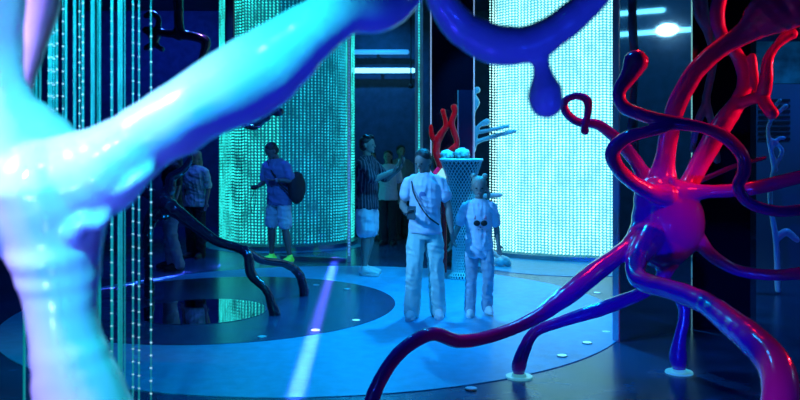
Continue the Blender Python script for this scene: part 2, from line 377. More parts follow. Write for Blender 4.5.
# near curtain of cords at left
root = empty('bead_curtain', (-1.3, 3.45, 0), 'near curtain of thin teal cords hanging behind the big pale sculpture', 'bead curtain')
xs = []; x = 30
while x < 128:
    xs.append(((x-400)/F*3.45+1.3, random.uniform(-.12, .12))); x += random.uniform(1.9, 3.8)
for x in (133, 139, 151): xs.append(((x-400)/F*3.45+1.3, 0))
bm = bmesh.new(); box(bm, -.36, .27, -.15, .15, HC-.08, HC-.01, .01); fin('top_rail', bm, M['steel'], root, False)
bm = bmesh.new()
for x, y in xs: cyl(bm, (x, y), random.choice((.0025, .0035, .0055)), .02, HC-.08, 6)
o = fin('strands', bm, M['cord'], root)
cs = []
for i, (x, y) in enumerate(xs):
    if (i % 2 == 0 and x < .0) or i % 9 == 0 or i > len(xs)-4: cs += [(x, y, z) for z in np.arange(.06+random.uniform(0, .05), HC-.1, .055)]
beads('led_beads', cs, .0055, M['ledA'], root)

# ------------------------------------------------------------ posts, panels, mirrors
def light_post(px, py, wpx, label, m):
    g = G(px, py); root = empty('light_post', (g.x, g.y, 0), label, 'light post'); h = wpx/F*g.y/2
    bm = bmesh.new(); box(bm, -h, h, .0, .06, 0, HC-.01); fin('post', bm, M['edge'], root, False)
    beads('led_beads', [(0, -.012, z) for z in np.arange(.1, HC-.1, .045)], .016, m, root)
M['ledP'] = mat('dim_led', (.3, .5, .6), .3, emis=(.1, .45, .9), es=.5)
light_post(349, 262, 3.5, 'slim lit post beside the man in the striped shirt', M['ledP'])
light_post(419, 252, 8, 'green-teal beaded light post left of the woman', M['ledB'])
g = G(349, 262)
root = empty('glass_partition', (g.x, g.y, 0), 'clear glass sheet standing in front of the teal bead cylinder', 'glass panel')
bm = bmesh.new(); obox(bm, (-1.05, .35), (-.05, .02), .012, .05, HC-.02); fin('pane', bm, M['glass'], root, False)
bm = bmesh.new(); obox(bm, (-1.05, .33), (-.05, .0), .05, 0, .05); fin('floor_channel', bm, M['steel'], root, False)

def panel(name, ax, bx, Y0, Y1, z0, z1, m, label, cat, edges=(0, 1), em=None, th=.05):
    a, b = Vector(((ax-400)/F*Y0, Y0, 0)), Vector(((bx-400)/F*Y1, Y1, 0)); root = empty(name, a, label, cat)
    d = b-a; bm = bmesh.new(); obox(bm, (0, 0), d, th, z0, z1); fin('sheet', bm, m, root, False)
    u = d.normalized()
    for e in edges:
        c = d*e; bm = bmesh.new(); obox(bm, c-u*.008+Vector((0, -.01, 0)), c+u*.008+Vector((0, -.01, 0)), th+.02, z0, z1); fin('edge_strip', bm, em or M['ledge'], root, False)
    return root
panel('glass_screen', 431, 474, 11.2, 11.2, 0, HC-.01, M['darkmirror'], 'tall black glass panel behind the woman and the lattice vase', 'mirror')
panel('glass_screen', 458, 473, 10.9, 10.9, 0, P(0, 90, 10.9).z, M['navyglass'], 'low navy glass panel standing against the black glass', 'mirror', em=M['edge'])
panel('standing_mirror', 619, 691, 6.75, 7.2, 0, HC-.01, M['mirror'], 'tall tinted mirror standing behind the red sculpture', 'mirror', em=M['edge'], edges=(0,))
# black pillar
root = empty('black_pillar', (2.64, 7.22, 0), 'square glossy black pillar right of the tinted mirror', 'pillar')
bm = bmesh.new(); obox(bm, (0, 0), (.50, -.05), .5, 0, HC-.01); fin('shaft', bm, M['darkmirror'], root, False)
bm = bmesh.new(); obox(bm, (.5, -.05), (.70, .28), .02, 0, HC-.01); fin('blue_lit_side', bm, M['navyglass'], root, False)  # navy glass paints the blue light on this side of the pillar

# glowing bars standing in for light streaks, and spot lamps, on the far wall
def streak_bar(px, py, wpx, hpx, Y, label, m):
    c = P(px, py, Y); root = empty('streak_bar', c, label, 'lamp'); hw, hh = wpx/F*Y/2, hpx/F*Y/2
    bm = bmesh.new(); tube(bm, [(-hw, 0, 0, hh), (0, 0, 0, hh), (hw, 0, 0, hh)], 12, 2); fin('tube', bm, m, root)
    bm = bmesh.new(); box(bm, -hw, hw, hh, hh+.05, -hh*.6, hh*.6); box(bm, -.03, .03, hh+.03, 17.0-c.y, -.03, .03); fin('bracket', bm, M['cabinet_dark'], root, False)
streak_bar(382, 70.5, 62, 5, 16.6, 'bright horizontal bar standing in for a light streak above the striped-shirt man', M['tube'])
M['tube_dim'] = mat('dim_tube', (.5, .6, .8), .3, emis=(.02, .18, .36), es=.9)
streak_bar(378, 52, 58, 5, 16.6, 'dim blue bar standing in for a fainter streak just above the bright one', M['tube_dim'])
def round_lamp(px, py, r, Y, label, m):
    c = P(px, py, Y); root = empty('spot_lamp', c, label, 'lamp'); rr = r/F*Y
    bm = bmesh.new(); ell(bm, (0, 0, 0), (rr, rr*.4, rr)); fin('lens', bm, m, root)
    bm = bmesh.new(); tube(bm, [(0, rr*.3, 0, rr*1.15), (0, rr*1.5, 0, rr*1.1), (0, rr*3, 0, rr*.7)], 16, 2); fin('housing', bm, M['cabinet_dark'], root)
    bm = bmesh.new(); cyl(bm, (0, rr*1.5), .015, 0, HC-c.z-.005, 8); fin('hanger', bm, M['cabinet_dark'], root)
round_lamp(411, 86, 2.2, 16, 'small violet spot lamp below the bright streak', M['lampviolet'])
round_lamp(489, 65, 2.2, 14, 'small white spot lamp beside the white-cyan curtain', M['lampwhite'])

def wall_bar(y0, y1, z, label):  # bars added out of view to show as streaks in the mirror
    root = empty('streak_bar', (8.9, (y0+y1)/2, z), label, 'lamp'); h = (y1-y0)/2
    bm = bmesh.new(); tube(bm, [(0, -h, 0, .04), (0, 0, 0, .04), (0, h, 0, .04)], 12, 2); fin('tube', bm, M['tube'], root)
    bm = bmesh.new(); box(bm, .04, .1, -h, h, -.03, .03); fin('bracket', bm, M['cabinet_dark'], root, False)
wall_bar(4.6, 6.6, 3.62, 'long bar added on the right wall to show as the lower streak in the tinted mirror')
wall_bar(4.9, 5.7, 3.98, 'short bar added on the right wall to show as the upper streak in the tinted mirror')
root = empty('spot_lamp', (8.75, 5.8, 3.62), 'glaring round lamp on the right wall, mirrored as the brightest flare', 'lamp')
bm = bmesh.new(); ell(bm, (0, 0, 0), (.04, .17, .10)); fin('lens', bm, M['lampwhite'], root)
bm = bmesh.new(); box(bm, .03, .105, -.05, .05, -.05, .05); fin('arm', bm, M['cabinet_dark'], root, False)

# floor lamps
for (px, py), lab in {(262, 338): 'round floor light on the near left rim of the dark inlay', (315.5, 331.5): 'round floor light on the near rim of the dark inlay below the black sculpture foot',
        (356, 321.5): 'round floor light on the right rim of the dark inlay', (347, 290): 'round floor light near the shoes of the man in white shorts', (316, 286): 'round floor light right of the black curled tendril',
        (471, 390): 'faint round floor light at the near edge of the pale carpet', (562, 357): 'round floor light nearest the purple foot on the carpet rim',
        (587, 344): 'round floor light on the carpet rim, third from the mirror', (606, 332): 'round floor light on the carpet rim just left of the mirror',
        (616, 320): 'round floor light at the foot of the mirror edge', (614, 301): 'round floor light behind the thick blue leg', (597, 293): 'round floor light farthest back on the carpet rim'}.items():
    g = G(px, py); dim = px in (471, 347, 316, 262)
    r = empty('floor_light', (g.x, g.y, .0 if px > 590 else .010), lab, 'floor light', 'round lights set in the floor')
    bm = bmesh.new(); cyl(bm, (0, 0), .042, 0, .004, 24, .040); fin('bezel', bm, M['steel'], r, False)
    bm = bmesh.new(); cyl(bm, (0, 0), .036, .004, .006, 24); fin('lens', bm, M['dotlight'] if not dim else M['cyanpaint'], r, False)

# ------------------------------------------------------------ sculptures
# big pale sculpture close to the camera
root = empty('nerve_cell_sculpture', (-.72, 1.7, 0), 'huge pale glossy sculpture close by at left with an arm sweeping across the top', 'sculpture')
sculpture(root, M['pale'], [
    [(48, 190, 1.7, 62), (54, 235, 1.7, 50), (58, 270, 1.7, 42), (62, 310, 1.7, 35), (68, 350, 1.7, 37), (80, 400, 1.7, 46), (88, 450, 1.7, 52), (92, 600, 1.7, 46), (92, 800, 1.7, 44), (92, 890, 1.7, 52)],
    [(25, 150, 1.7, 55), (3, 95, 1.65, 26), (-3, 45, 1.65, 25), (-5, -20, 1.62, 28), (-10, -90, 1.6, 26)],
    [(30, 125, 1.8, 12), (25, 95, 1.85, 8), (30, 65, 1.9, 10), (36, 35, 1.95, 14), (42, 5, 2.0, 17), (45, -40, 2.0, 18)],
    [(55, 185, 1.7, 58), (98, 172, 1.68, 46), (128, 150, 1.67, 37), (155, 133, 1.67, 34), (200, 106, 1.66, 38), (245, 80, 1.66, 41), (278, 58, 1.66, 38), (305, 36, 1.66, 31), (328, 20, 1.68, 27), (350, 10, 1.7, 25), (375, 9, 1.74, 25), (398, -2, 1.8, 21), (416, -17, 1.85, 15), (432, -14, 1.9, 12), (443, 5, 1.92, 15), (463, 29, 1.95, 18), (495, 44, 1.95, 20), (527, 44, 1.95, 19), (556, 30, 1.95, 17), (578, 12, 1.95, 16), (598, -5, 1.95, 13), (625, -40, 1.95, 13)],
    [(538, 42, 1.95, 11), (541, 62, 1.95, 8.5), (543, 76, 1.95, 11), (545, 90, 1.95, 17), (546, 102, 1.95, 17)],
    [(72, 232, 1.63, 12), (84, 222, 1.62, 8), (98, 224, 1.63, 7), (108, 210, 1.64, 7), (110, 196, 1.63, 7), (122, 190, 1.62, 7), (136, 180, 1.62, 8), (150, 169, 1.63, 7)],
    ], blobs=[(30, 182, 1.7, 74, 56, 50), (20, 195, 1.7, 60, 50, 66)], voxel=.0075, smooth=6, wob=.08)
# purple/red sculpture at right
root = empty('nerve_cell_sculpture', (1.92, 5.8, 0), 'large purple-red glossy sculpture standing at right on curling legs', 'sculpture')
sculpture(root, M['purple'], [
    [(645, 235, 5.7, 18.0), (628, 248, 5.6, 9.4), (598, 270, 5.4, 10.1), (570, 293, 5.2, 10.1), (535, 318, 5.05, 7.2), (495, 335, 4.95, 6.5), (460, 341, 4.85, 7.2), (432, 334, 4.75, 7.2), (405, 348, 4.68, 7.2), (385, 372, 4.6, 7.2), (372, 400, 4.55, 7.9), (368, 425, 4.53, 8.6)],
    [(668, 262, 5.7, 11.5), (660, 280, 5.7, 6.6), (640, 294, 5.7, 6.6), (600, 309, 5.68, 7.4), (560, 322, 5.68, 5.7), (535, 332, 5.68, 5.7), (524, 350, 5.68, 6.6), (519, 366, 5.68, 7.4), (519, 373, 5.68, 5.7)],
    [(660, 225, 5.72, 20), (644, 246, 5.58, 14), (636, 264, 5.42, 10.5), (640, 280, 5.2, 9.6), (672, 290, 4.9, 10.4), (703, 302, 4.6, 11.2), (728, 320, 4.3, 13.6), (755, 342, 4.0, 16.0), (775, 366, 3.8, 17.6), (780, 395, 3.65, 17.6), (772, 440, 3.55, 17.6), (772, 500, 3.5, 19.2)],
    [(668, 250, 5.85, 12.8), (663, 270, 5.85, 6.4), (668, 285, 5.85, 6.4), (682, 302, 5.82, 6.4), (684, 318, 5.8, 5.6), (680, 338, 5.8, 6.4), (678, 356, 5.8, 8.8), (679, 366, 5.8, 7.2)],
    [(660, 190, 5.8, 19.9), (664, 165, 5.8, 11.1), (669, 135, 5.8, 9.6), (678, 102, 5.75, 9.6), (697, 70, 5.7, 9.6), (722, 47, 5.65, 9.6), (745, 33, 5.6, 11.8), (766, 16, 5.55, 21.7), (790, 2, 5.5, 27.1), (815, -20, 5.4, 28.9)],
    [(682, 200, 5.85, 13.3), (692, 178, 5.9, 9.6), (707, 150, 5.95, 10.4), (724, 122, 6.0, 10.4), (740, 98, 6.05, 8.1), (745, 78, 6.05, 7.4), (737, 55, 6.05, 6.7), (722, 36, 6.05, 6.7), (717, 15, 6.05, 7.4), (722, -10, 6.05, 7.4)],
    [(740, 104, 6.0, 5.9), (752, 99, 5.9, 5.9), (762, 96, 5.85, 6.7), (766, 80, 5.8, 6.7), (768, 60, 5.8, 5.2), (776, 46, 5.8, 4.4), (788, 35, 5.8, 5.9), (792, 34, 5.8, 5.9)],
    ['+', (762, 98, 5.85, 6.7), (768, 108, 5.75, 6.7), (772, 113, 5.7, 6.7)],
    [(757, 92, 5.95, 3.7), (754, 75, 6.0, 4.4), (752, 57, 6.0, 4.4)],
    [(665, 195, 5.6, 11.8), (650, 192, 5.55, 8.9), (630, 180, 5.45, 7.4), (616, 165, 5.35, 7.4), (613, 150, 5.3, 7.4), (628, 137, 5.25, 6.7), (650, 131, 5.2, 5.9), (668, 126, 5.18, 5.9)],
    [(636, 62, 5.3, 12.6), (629, 76, 5.3, 8.9), (619, 92, 5.3, 6.7), (624, 107, 5.3, 6.7), (642, 115, 5.25, 6.7), (668, 122, 5.2, 7.4), (700, 127, 5.15, 5.9), (725, 137, 5.1, 6.7), (742, 155, 5.1, 6.7), (744, 172, 5.1, 6.7), (738, 186, 5.1, 5.9), (748, 202, 5.1, 5.9), (775, 211, 5.1, 5.9), (805, 209, 5.1, 5.9), (835, 200, 5.1, 5.9)],
    [(650, 195, 5.8, 13.3), (641, 170, 5.85, 7.4), (625, 148, 5.9, 6.7), (610, 133, 5.9, 5.9), (596, 124, 5.9, 5.2), (578, 122, 5.9, 4.4), (566, 112, 5.88, 4.4), (565, 101, 5.86, 3.7), (576, 96, 5.85, 3.7), (587, 100, 5.82, 4.4), (588, 112, 5.8, 3.7), (585, 125, 5.78, 3.7), (585, 131, 5.78, 4.4)],
    [(675, 195, 5.7, 18.1), (700, 192, 5.65, 8.1), (725, 191, 5.6, 6.7), (760, 187, 5.5, 7.4), (795, 178, 5.4, 6.7), (830, 170, 5.3, 7.4)],
    [(680, 225, 5.75, 21.7), (700, 243, 5.7, 8.9), (715, 258, 5.65, 6.7), (740, 271, 5.6, 5.9), (775, 275, 5.5, 5.9), (810, 272, 5.4, 6.7), (835, 268, 5.4, 6.7)],
    [(690, 185, 6.2, 3.0), (735, 166, 6.25, 2.6), (765, 158, 6.3, 2.2)],
    ], blobs=[(662, 243, 5.74, 30, 26, 26), (668, 222, 5.75, 36, 30, 42), (660, 200, 5.75, 26, 24, 24)], voxel=.0095, smooth=6, wob=.07)
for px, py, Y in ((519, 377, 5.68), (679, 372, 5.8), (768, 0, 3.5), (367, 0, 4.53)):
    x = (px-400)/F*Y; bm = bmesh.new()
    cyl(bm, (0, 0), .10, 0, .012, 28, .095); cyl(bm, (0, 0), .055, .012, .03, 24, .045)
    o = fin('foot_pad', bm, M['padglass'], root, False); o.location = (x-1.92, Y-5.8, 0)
# black spider-like sculpture at left
root = empty('nerve_cell_sculpture', (-2.4, 8.1, 0), 'black glossy spider-like sculpture with long bent legs beside the dark floor inlay', 'sculpture')
sculpture(root, M['blackpaint'], [
    [(168, 205, 8.0, 8), (190, 222, 8.0, 6), (215, 240, 8.0, 5), (240, 249, 8.0, 4.5), (248, 256, 7.95, 5), (252, 275, 7.9, 5), (266, 290, 7.85, 4), (272, 306, 7.82, 5), (275, 314, 7.8, 6)],
    ['+', (245, 249, 8.0, 4), (262, 260, 8.3, 4), (285, 264, 8.6, 4), (299, 274, 8.8, 4.5), (304, 290, 8.85, 5), (304, 294, 8.85, 5)],
    [(165, 200, 8.1, 8), (170, 187, 8.1, 6), (172, 177, 8.1, 5), (183, 170, 8.1, 4), (190, 160, 8.1, 3), (189, 155, 8.1, 2.5)],
    [(158, 208, 8.1, 8), (149, 225, 8.2, 6), (147, 250, 8.4, 4), (148, 270, 8.6, 4), (149, 285, 8.75, 5), (149, 294, 8.75, 5)],
    [(160, 200, 8.1, 7), (140, 190, 8.2, 5), (120, 200, 8.3, 4), (100, 190, 8.4, 4)],
    ], blobs=[(163, 205, 8.1, 12, 12, 16)], voxel=.011, smooth=3)
# black tendril curling down in front of the teal cylinder
c = P(262, 120, 9); root = empty('hanging_sculpture', c, 'black glossy tendril with a round tip hanging before the teal bead cylinder', 'sculpture')
sculpture(root, M['blackpaint'], [[(279, 112, 9, 5), (270, 113, 9, 3), (263, 120, 9, 3.5), (255, 126, 9, 4), (244, 122, 9, 5), (235, 105, 9, 5), (232, 80, 9, 5), (230, 40, 9, 5), (230, -90, 9, 5)],
    ['+', (262, 121, 9, 3), (268, 118, 9, 3)]], voxel=.011, body='body')
# dark hanging branches top left
c = P(180, 40, 11); root = empty('hanging_sculpture', c, 'dark blue branching sculpture hanging in the gloom at upper left', 'sculpture')
sculpture(root, M['blackpaint'], [[(146, 30, 11, 4), (165, 33, 11, 4), (185, 35, 11, 5), (205, 40, 11, 5), (204, 52, 11, 4), (200, 62, 11, 3)],
    [(180, 36, 11, 5), (178, 0, 11, 5), (178, -80, 11, 6)], [(150, 34, 11, 3), (153, 44, 11, 3), (146, 48, 11, 3)], [(158, 34, 11, 3), (156, 44, 11, 3), (162, 49, 11, 3)], [(146, 16, 11, 3), (152, 14, 11, 4), (158, 18, 11, 3), (158, 32, 11, 3)]], voxel=.02, body='body')
# red branches standing in for a reflection in the black glass
c = P(447, 275, 10.9); root = empty('branching_sculpture', (.62, 10.75, 0), 'red branches standing in for a reflection in the black glass behind the woman', 'sculpture')
sculpture(root, M['redpaint'], [[(444, 300, 10.6, 3), (444, 240, 10.6, 3), (443, 190, 10.6, 3), (440, 165, 10.6, 4), (436, 150, 10.6, 4), (440, 136, 10.6, 4), (446, 126, 10.6, 3), (444, 115, 10.6, 2.5), (443, 111, 10.6, 3)],
    [(441, 158, 10.6, 4), (452, 150, 10.55, 4), (457, 143, 10.55, 3), (454, 132, 10.55, 3.2), (452, 122, 10.55, 3), (455, 112, 10.55, 3), (454, 107, 10.55, 3.4)],
    [(438, 146, 10.6, 3), (432, 136, 10.6, 3), (431, 126, 10.6, 2)]], voxel=.012, body='body')
# pale branches left of the bright curtain
root = empty('branching_sculpture', (1.15, 11.6, 0), 'pale cyan branching sculpture with round knobs left of the bright curtain', 'sculpture')
sculpture(root, M['cyanpaint'], [[(500, 262, 11.2, 5), (493, 260, 11.3, 3), (475, 246, 11.7, 3), (470, 190, 11.7, 3), (470, 155, 11.7, 3), (476, 143, 11.6, 2.4), (495, 136, 11.6, 2.4), (515, 131, 11.5, 2)],
    [(473, 150, 11.6, 3), (476, 134, 11.6, 2.2), (479, 126, 11.6, 2), (487, 122, 11.6, 3.8)], ['+', (480, 132, 11.6, 2.2), (495, 129, 11.5, 2), (508, 126, 11.5, 2)],
    [(474, 143, 11.6, 2.4), (473, 115, 11.6, 2), (476, 103, 11.6, 3.8), (474, 94, 11.6, 2), (477, 90, 11.6, 3.6)],
    [(471, 196, 11.7, 3), (484, 196, 11.6, 2.6), (500, 195, 11.55, 2.6)],
    [(475, 240, 11.7, 2.5), (497, 255, 11.4, 2.5), (505, 260, 11.2, 4), (508, 263, 11.2, 4)]], voxel=.012, body='body')
# pale blue branches standing in for a reflection in the black pillar
root = empty('hanging_sculpture', P(712, 80, 6.7), 'pale blue branches in place of a reflection in the black pillar behind the red arms', 'sculpture')
M['dimblue'] = mat('slate_blue_paint', (.10, .26, .42), .35, coat=.4)
sculpture(root, M['dimblue'], [[(703, -70, 6.7, 5), (703, 0, 6.7, 5), (708, 30, 6.7, 5), (714, 55, 6.7, 4), (709, 85, 6.7, 4), (706, 100, 6.7, 4), (712, 125, 6.7, 4), (717, 160, 6.7, 4)],
    [(707, 100, 6.7, 4), (697, 125, 6.7, 4), (692, 150, 6.7, 3)], [(708, 32, 6.7, 4), (698, 15, 6.7, 4), (695, 0, 6.7, 3)]], voxel=.012, body='body')
root = empty('branching_sculpture', (4.25, 9.0, 0), 'pale blue forked sculpture right of the black pillar by the cabinet', 'sculpture')
sculpture(root, M['cyanpaint'], [[(778, 290, 9, 3), (776, 240, 9, 3), (770, 200, 9, 2.5), (774, 170, 9, 2.5), (782, 152, 9, 2.2), (775, 142, 9, 2.2), (769, 139, 9, 2)], [(775, 170, 9, 3), (768, 130, 9, 2), (776, 115, 9, 2), (786, 106, 9, 2.5)],
    ['+', (770, 124, 9, 2), (772, 112, 9, 2), (780, 100, 9, 2)], [(776, 240, 9, 3), (786, 232, 9, 4), (797, 240, 9, 3)], [(771, 150, 9, 2), (778, 139, 9, 2), (784, 138, 9, 2)]], voxel=.012, body='body')
# cabinet at far right
root = empty('equipment_cabinet', (4.75, 10.2, 0), 'grey equipment cabinet with a slotted grille at the far right', 'cabinet')
bm = bmesh.new(); box(bm, -.25, .5, 0, .5, 0, P(0, 84, 10.2).z, .01); fin('case', bm, M['cabinet'], root, False)
bm = bmesh.new()
for i in range(8): box(bm, -.18, .22, -.012, 0, 1.75+i*.07, 1.785+i*.07)
fin('grille', bm, M['cabinet_dark'], root, False)
root = empty('wall_panel', (4.75, 10.5, 2.5), 'dim teal poster panel above the grey cabinet at far right', 'panel')
M['tealpanel'] = mat('teal_print', (.06, .30, .24), .5, vary=.6, vscale=5)
bm = bmesh.new(); box(bm, -.15, .6, 0, .04, .0, .55); fin('board', bm, M['tealpanel'], root, False)
bm = bmesh.new(); box(bm, -.13, -.10, .005, .035, -.2, HC-2.5-.01); box(bm, .5, .53, .005, .035, -.2, HC-2.5-.01); fin('hanger', bm, M['cabinet_dark'], root, False)

# ------------------------------------------------------------ lattice vase with balls
vg = Vector((.775, 10.1, 0)); root = empty('lattice_vase', vg, 'tall dark vase wrapped in white lattice behind the child', 'vase')
zs = P(0, 160, 10.1).z
prof = [(0, .16), (.04, .17), (.1, .12), (.35, .11), (.6, .14), (.9, .16), (1.15, .17), (1.3, .195), (zs-.08, .235), (zs, .262)]
def prad(z):
    for (a, ra), (b, rb) in zip(prof, prof[1:]):
        if a <= z <= b: return ra+(rb-ra)*(z-a)/(b-a)
    return prof[-1][1]
bm = bmesh.new(); loft(bm, [(0, 0, z, r-.012, r-.012) for z, r in prof], 32); fin('vessel', bm, M['lattice_core'], root)
cs = bmesh.new(); NH = 28
for s in (-1, 1):
    for i in range(NH):
        pts = []
        for k in range(61):
            z = zs*k/60; t = 2*math.pi*i/NH+s*z*3.3; r = prad(z); pts.append((r*math.cos(t), r*math.sin(t), z, .0075))
        tube(cs, pts, 4, 1)
fin('lattice', cs, M['lattice'], root)
bm = bmesh.new(); ringband(bm, (0, 0), .245, .03, zs-.015, zs+.02); fin('rim', bm, M['lattice'], root)
for px, r, lab in ((447, 6.5, 'mottled pale ball on the left rim of the lattice vase'), (462, 7.5, 'larger mottled pale ball in the middle of the lattice vase')):
    c = P(px, 160-r+2.5, 10.1 if px > 450 else 10.05); bm = bmesh.new(); ell(bm, (0, 0, 0), [r/F*10.1]*3, seg=24)
    for k in range(9):
        a = k*2.4; ell(bm, Vector((math.cos(a)*.75, math.sin(a)*.75, .5*math.sin(k*1.7)))*r/F*10.1, [r/F*10.1*.34]*3, seg=8)
    o = fused('ball', bm, M['ball'], None, .008, 2); o.location = c; tag(o, lab, 'ball', 'balls on the lattice vase')

# ------------------------------------------------------------ people
def hand(bm, w, d, side, curl=.3, up=Vector((0, 0, 1))):
    """palm and five fingers from wrist w along direction d"""
    d = d.normalized(); s = d.cross(up); s = s.normalized() if s.length > .1 else Vector((1, 0, 0)); s *= side; n = d.cross(s).normalized()*side
    a = w; b = w+d*.075
    for k in (-.02, 0, .02): tube(bm, [(*(a+s*k*.7), .013), (*(b+s*k), .013)], 8, 1)
    for i, (k, L) in enumerate(((-.027, .065), (-.009, .078), (.009, .072), (.026, .055))):
        p0 = b+s*k; p1 = p0+(d-n*curl*.4).normalized()*L*.5; p2 = p1+(d-n*curl*1.6).normalized()*L*.5
        tube(bm, [(*p0, .0095), (*p1, .0085), (*p2, .0075)], 8, 1)
    t0 = a+d*.02-s*.022; t1 = t0+(d-s*1.1).normalized()*.04; t2 = t1+(d-s*.2-n*curl).normalized()*.03
    tube(bm, [(*t0, .012), (*t1, .010), (*t2, .008)], 8, 1)

def folds(o, amp, zc):
    """hanging folds and creases pushed into a cloth mesh"""
    me = o.data; n = len(me.vertices); off = Vector((0, random.random()*9, 0))
    N = [v.normal.copy() for v in me.vertices]
    for v, nr in zip(me.vertices, N):
        c = v.co.copy()
        q = noise.noise(Vector((c.x*16, c.y*16, c.z*4))+off); q2 = noise.noise(Vector((c.x*7+c.z*9, c.y*7, c.z*13))+off)
        ridge = max(0, (1-abs(q)*2.2)*.7+(1-abs(q2)*2.2)*.6)*(1 if 'shirt' in o.name else max(0, min(1, (.86-c.z)/.12)))
        v.co = c+nr*(amp*ridge)
    me.update()
def person(loc, rz, H, label, J={}, shirt='white_cloth', pants='denim', pants_len=1.0, sleeve=.75, shoe='shoe_white', hair='hair_dark',
           skin='skin', female=False, head=(0, 0), wide=1.0, pw=1.0, voxel=.0065, hairstyle='short', lean=0, hs=1.0, sock=None, shirt_len=.82):
    s = H/1.7
    root = empty('person', (loc[0], loc[1], loc[2] if len(loc) > 2 else .006), label, 'person', rz=rz)
    sh = .165*wide; hp = .085*wide
    D = dict(shR=(-sh, 0, 1.395), shL=(sh, 0, 1.395), elR=(-sh-.05, .03, 1.12), elL=(sh+.05, .03, 1.12), wrR=(-sh-.05, -.03, .88), wrL=(sh+.05, -.03, .88),
             hiR=(-hp, 0, .9), hiL=(hp, 0, .9), knR=(-hp-.005, -.015, .49), knL=(hp+.005, -.015, .49), anR=(-hp, .02, .085), anL=(hp, .02, .085), hdR=None, hdL=None, toeR=(-.15, -1, 0), toeL=(.15, -1, 0))
    D.update(J); D = {k: (Vector(v) if v is not None else None) for k, v in D.items()}
    for sd in 'RL':
        if D['hd'+sd] is None: D['hd'+sd] = (D['wr'+sd]-D['el'+sd]).normalized()
    L = lambda z: -lean*(z-.9)          # forward lean
    hc = Vector((0, L(1.5)-.005, 1.49)); yaw, pit = head; R = Matrix.Rotation(yaw, 3, 'Z') @ Matrix.Rotation(pit, 3, 'X') @ Matrix.Scale(hs, 3)
    def hd(p): return hc+R @ Vector(p)
    W = wide
    bm = bmesh.new()
    loft(bm, [(0, 0, .80, .11*W, .075), (0, 0, .86, .13*W, .09), (0, 0, .94, .13*W, .09), (0, L(1.06), 1.06, (.125 if female else .14)*W, .09), (0, L(1.22), 1.22, .15*W, .105), (0, L(1.34), 1.34, .150*W, .09), (0, L(1.39), 1.39, .11*W, .065), (0, L(1.44), 1.44, .065*W, .055)])
    tube(bm, [(0, L(1.4), 1.40, .055), (0, L(1.46), 1.47, .050), (*hd((0, .005, .03)), .048)], 14, 3)
    ell(bm, hd((0, .0, .115)), (.074, .088, .092), R, 24); ell(bm, hd((0, -.022, .062)), (.055, .06, .062), R, 20)
    tube(bm, [(*hd((0, -.084, .115)), .007), (*hd((0, -.098, .088)), .012)], 8, 1)
    ell(bm, hd((0, -.072, .022)), (.024, .018, .018), R, 10); ell(bm, hd((0, -.08, .056)), (.022, .010, .012), R, 10)
    for q in (-1, 1): ell(bm, hd((q*.076, .008, .09)), (.010, .02, .03), R, 10)
    for sd, q in (('R', -1), ('L', 1)):
        a, e, wv = D['sh'+sd]+Vector((0, L(1.39), 0)), D['el'+sd], D['wr'+sd]
        tube(bm, [(*(a-Vector((a.x*.12, 0, .02))), .040), (*(a.lerp(e, .45)), .042), (*e, .036), (*(e.lerp(wv, .3)), .038), (*wv, .024)], 12, 3)
        hand(bm, wv, D['hd'+sd], q)
        h_, k_, an = D['hi'+sd], D['kn'+sd], D['an'+sd]
        tube(bm, [(*h_, .07), (*(h_.lerp(k_, .5)), .066), (*k_, .052), (*(k_.lerp(an, .3)), .055), (*(k_.lerp(an, .75)), .036), (*an, .034)], 14, 3)
        t = D['toe'+sd].normalized(); f0 = an+Vector((0, 0, -.045)); tube(bm, [(*(f0-t*.03), .032), (*(f0+t*.06), .034), (*(f0+t*.14+Vector((0, 0, -.008))), .026)], 10, 3)
    body = fused('body', bm, M[skin], root, voxel, 2)
    objs = [body]
    # face
    for q in (-1, 1):
        bm = bmesh.new(); ell(bm, hd((q*.030, -.079, .105)), (.012, .006, .006), R, 10); objs.append(fin('eye', bm, M['eye'], root))
    bm = bmesh.new(); ell(bm, hd((0, -.089, .056)), (.020, .006, .006), R, 10); objs.append(fin('mouth', bm, M['lips'], root))
    # hair
    bm = bmesh.new(); ell(bm, hd((0, .020, .146)), (.082, .090, .074), R, 24); ell(bm, hd((0, .032, .10)), (.079, .077, .085), R, 20)
    if hairstyle == 'tied': ell(bm, hd((0, .105, .12)), (.04, .04, .045), R, 14); tube(bm, [(*hd((0, .11, .11)), .03), (*hd((0, .14, .04)), .03), (*hd((0, .13, -.06)), .02)], 10, 3)
    if hairstyle == 'buns':
        for q in (-1, 1): ell(bm, hd((q*.06, .03, .215)), (.032, .03, .03), R, 12)
        tube(bm, [(*hd((.07, .03, .1)), .02), (*hd((.10, .03, .03)), .025), (*hd((.09, .02, -.07)), .015)], 8, 3)
    if hairstyle == 'long': tube(bm, [(*hd((0, .05, .1)), .07), (*hd((0, .07, 0)), .075), (*hd((0, .08, -.12)), .05)], 14, 3)
    if hairstyle == 'tousled':
        for k in range(14):
            a = k*2.4; ell(bm, hd((.055*math.cos(a), .05*math.sin(a)-.005, .205+.01*math.sin(k*3))), (.024, .03, .02), R, 8)
    objs.append(fused('hair', bm, M[hair], root, .006, 1))
    # top
    z0 = shirt_len; bm = bmesh.new(); e = .022
    loft(bm, [(0, L(z0), z0, (.176)*W, .130), (0, L(.92), .92, .168*W, .124), (0, L(1.06), 1.06, .150*W, .112), (0, L(1.22), 1.22, .170*W, .126), (0, L(1.34), 1.34, .176*W, .116), (0, L(1.40), 1.405, .135*W, .090), (0, L(1.44), 1.445, .085*W, .072), (0, L(1.44), 1.455, .068, .062)])
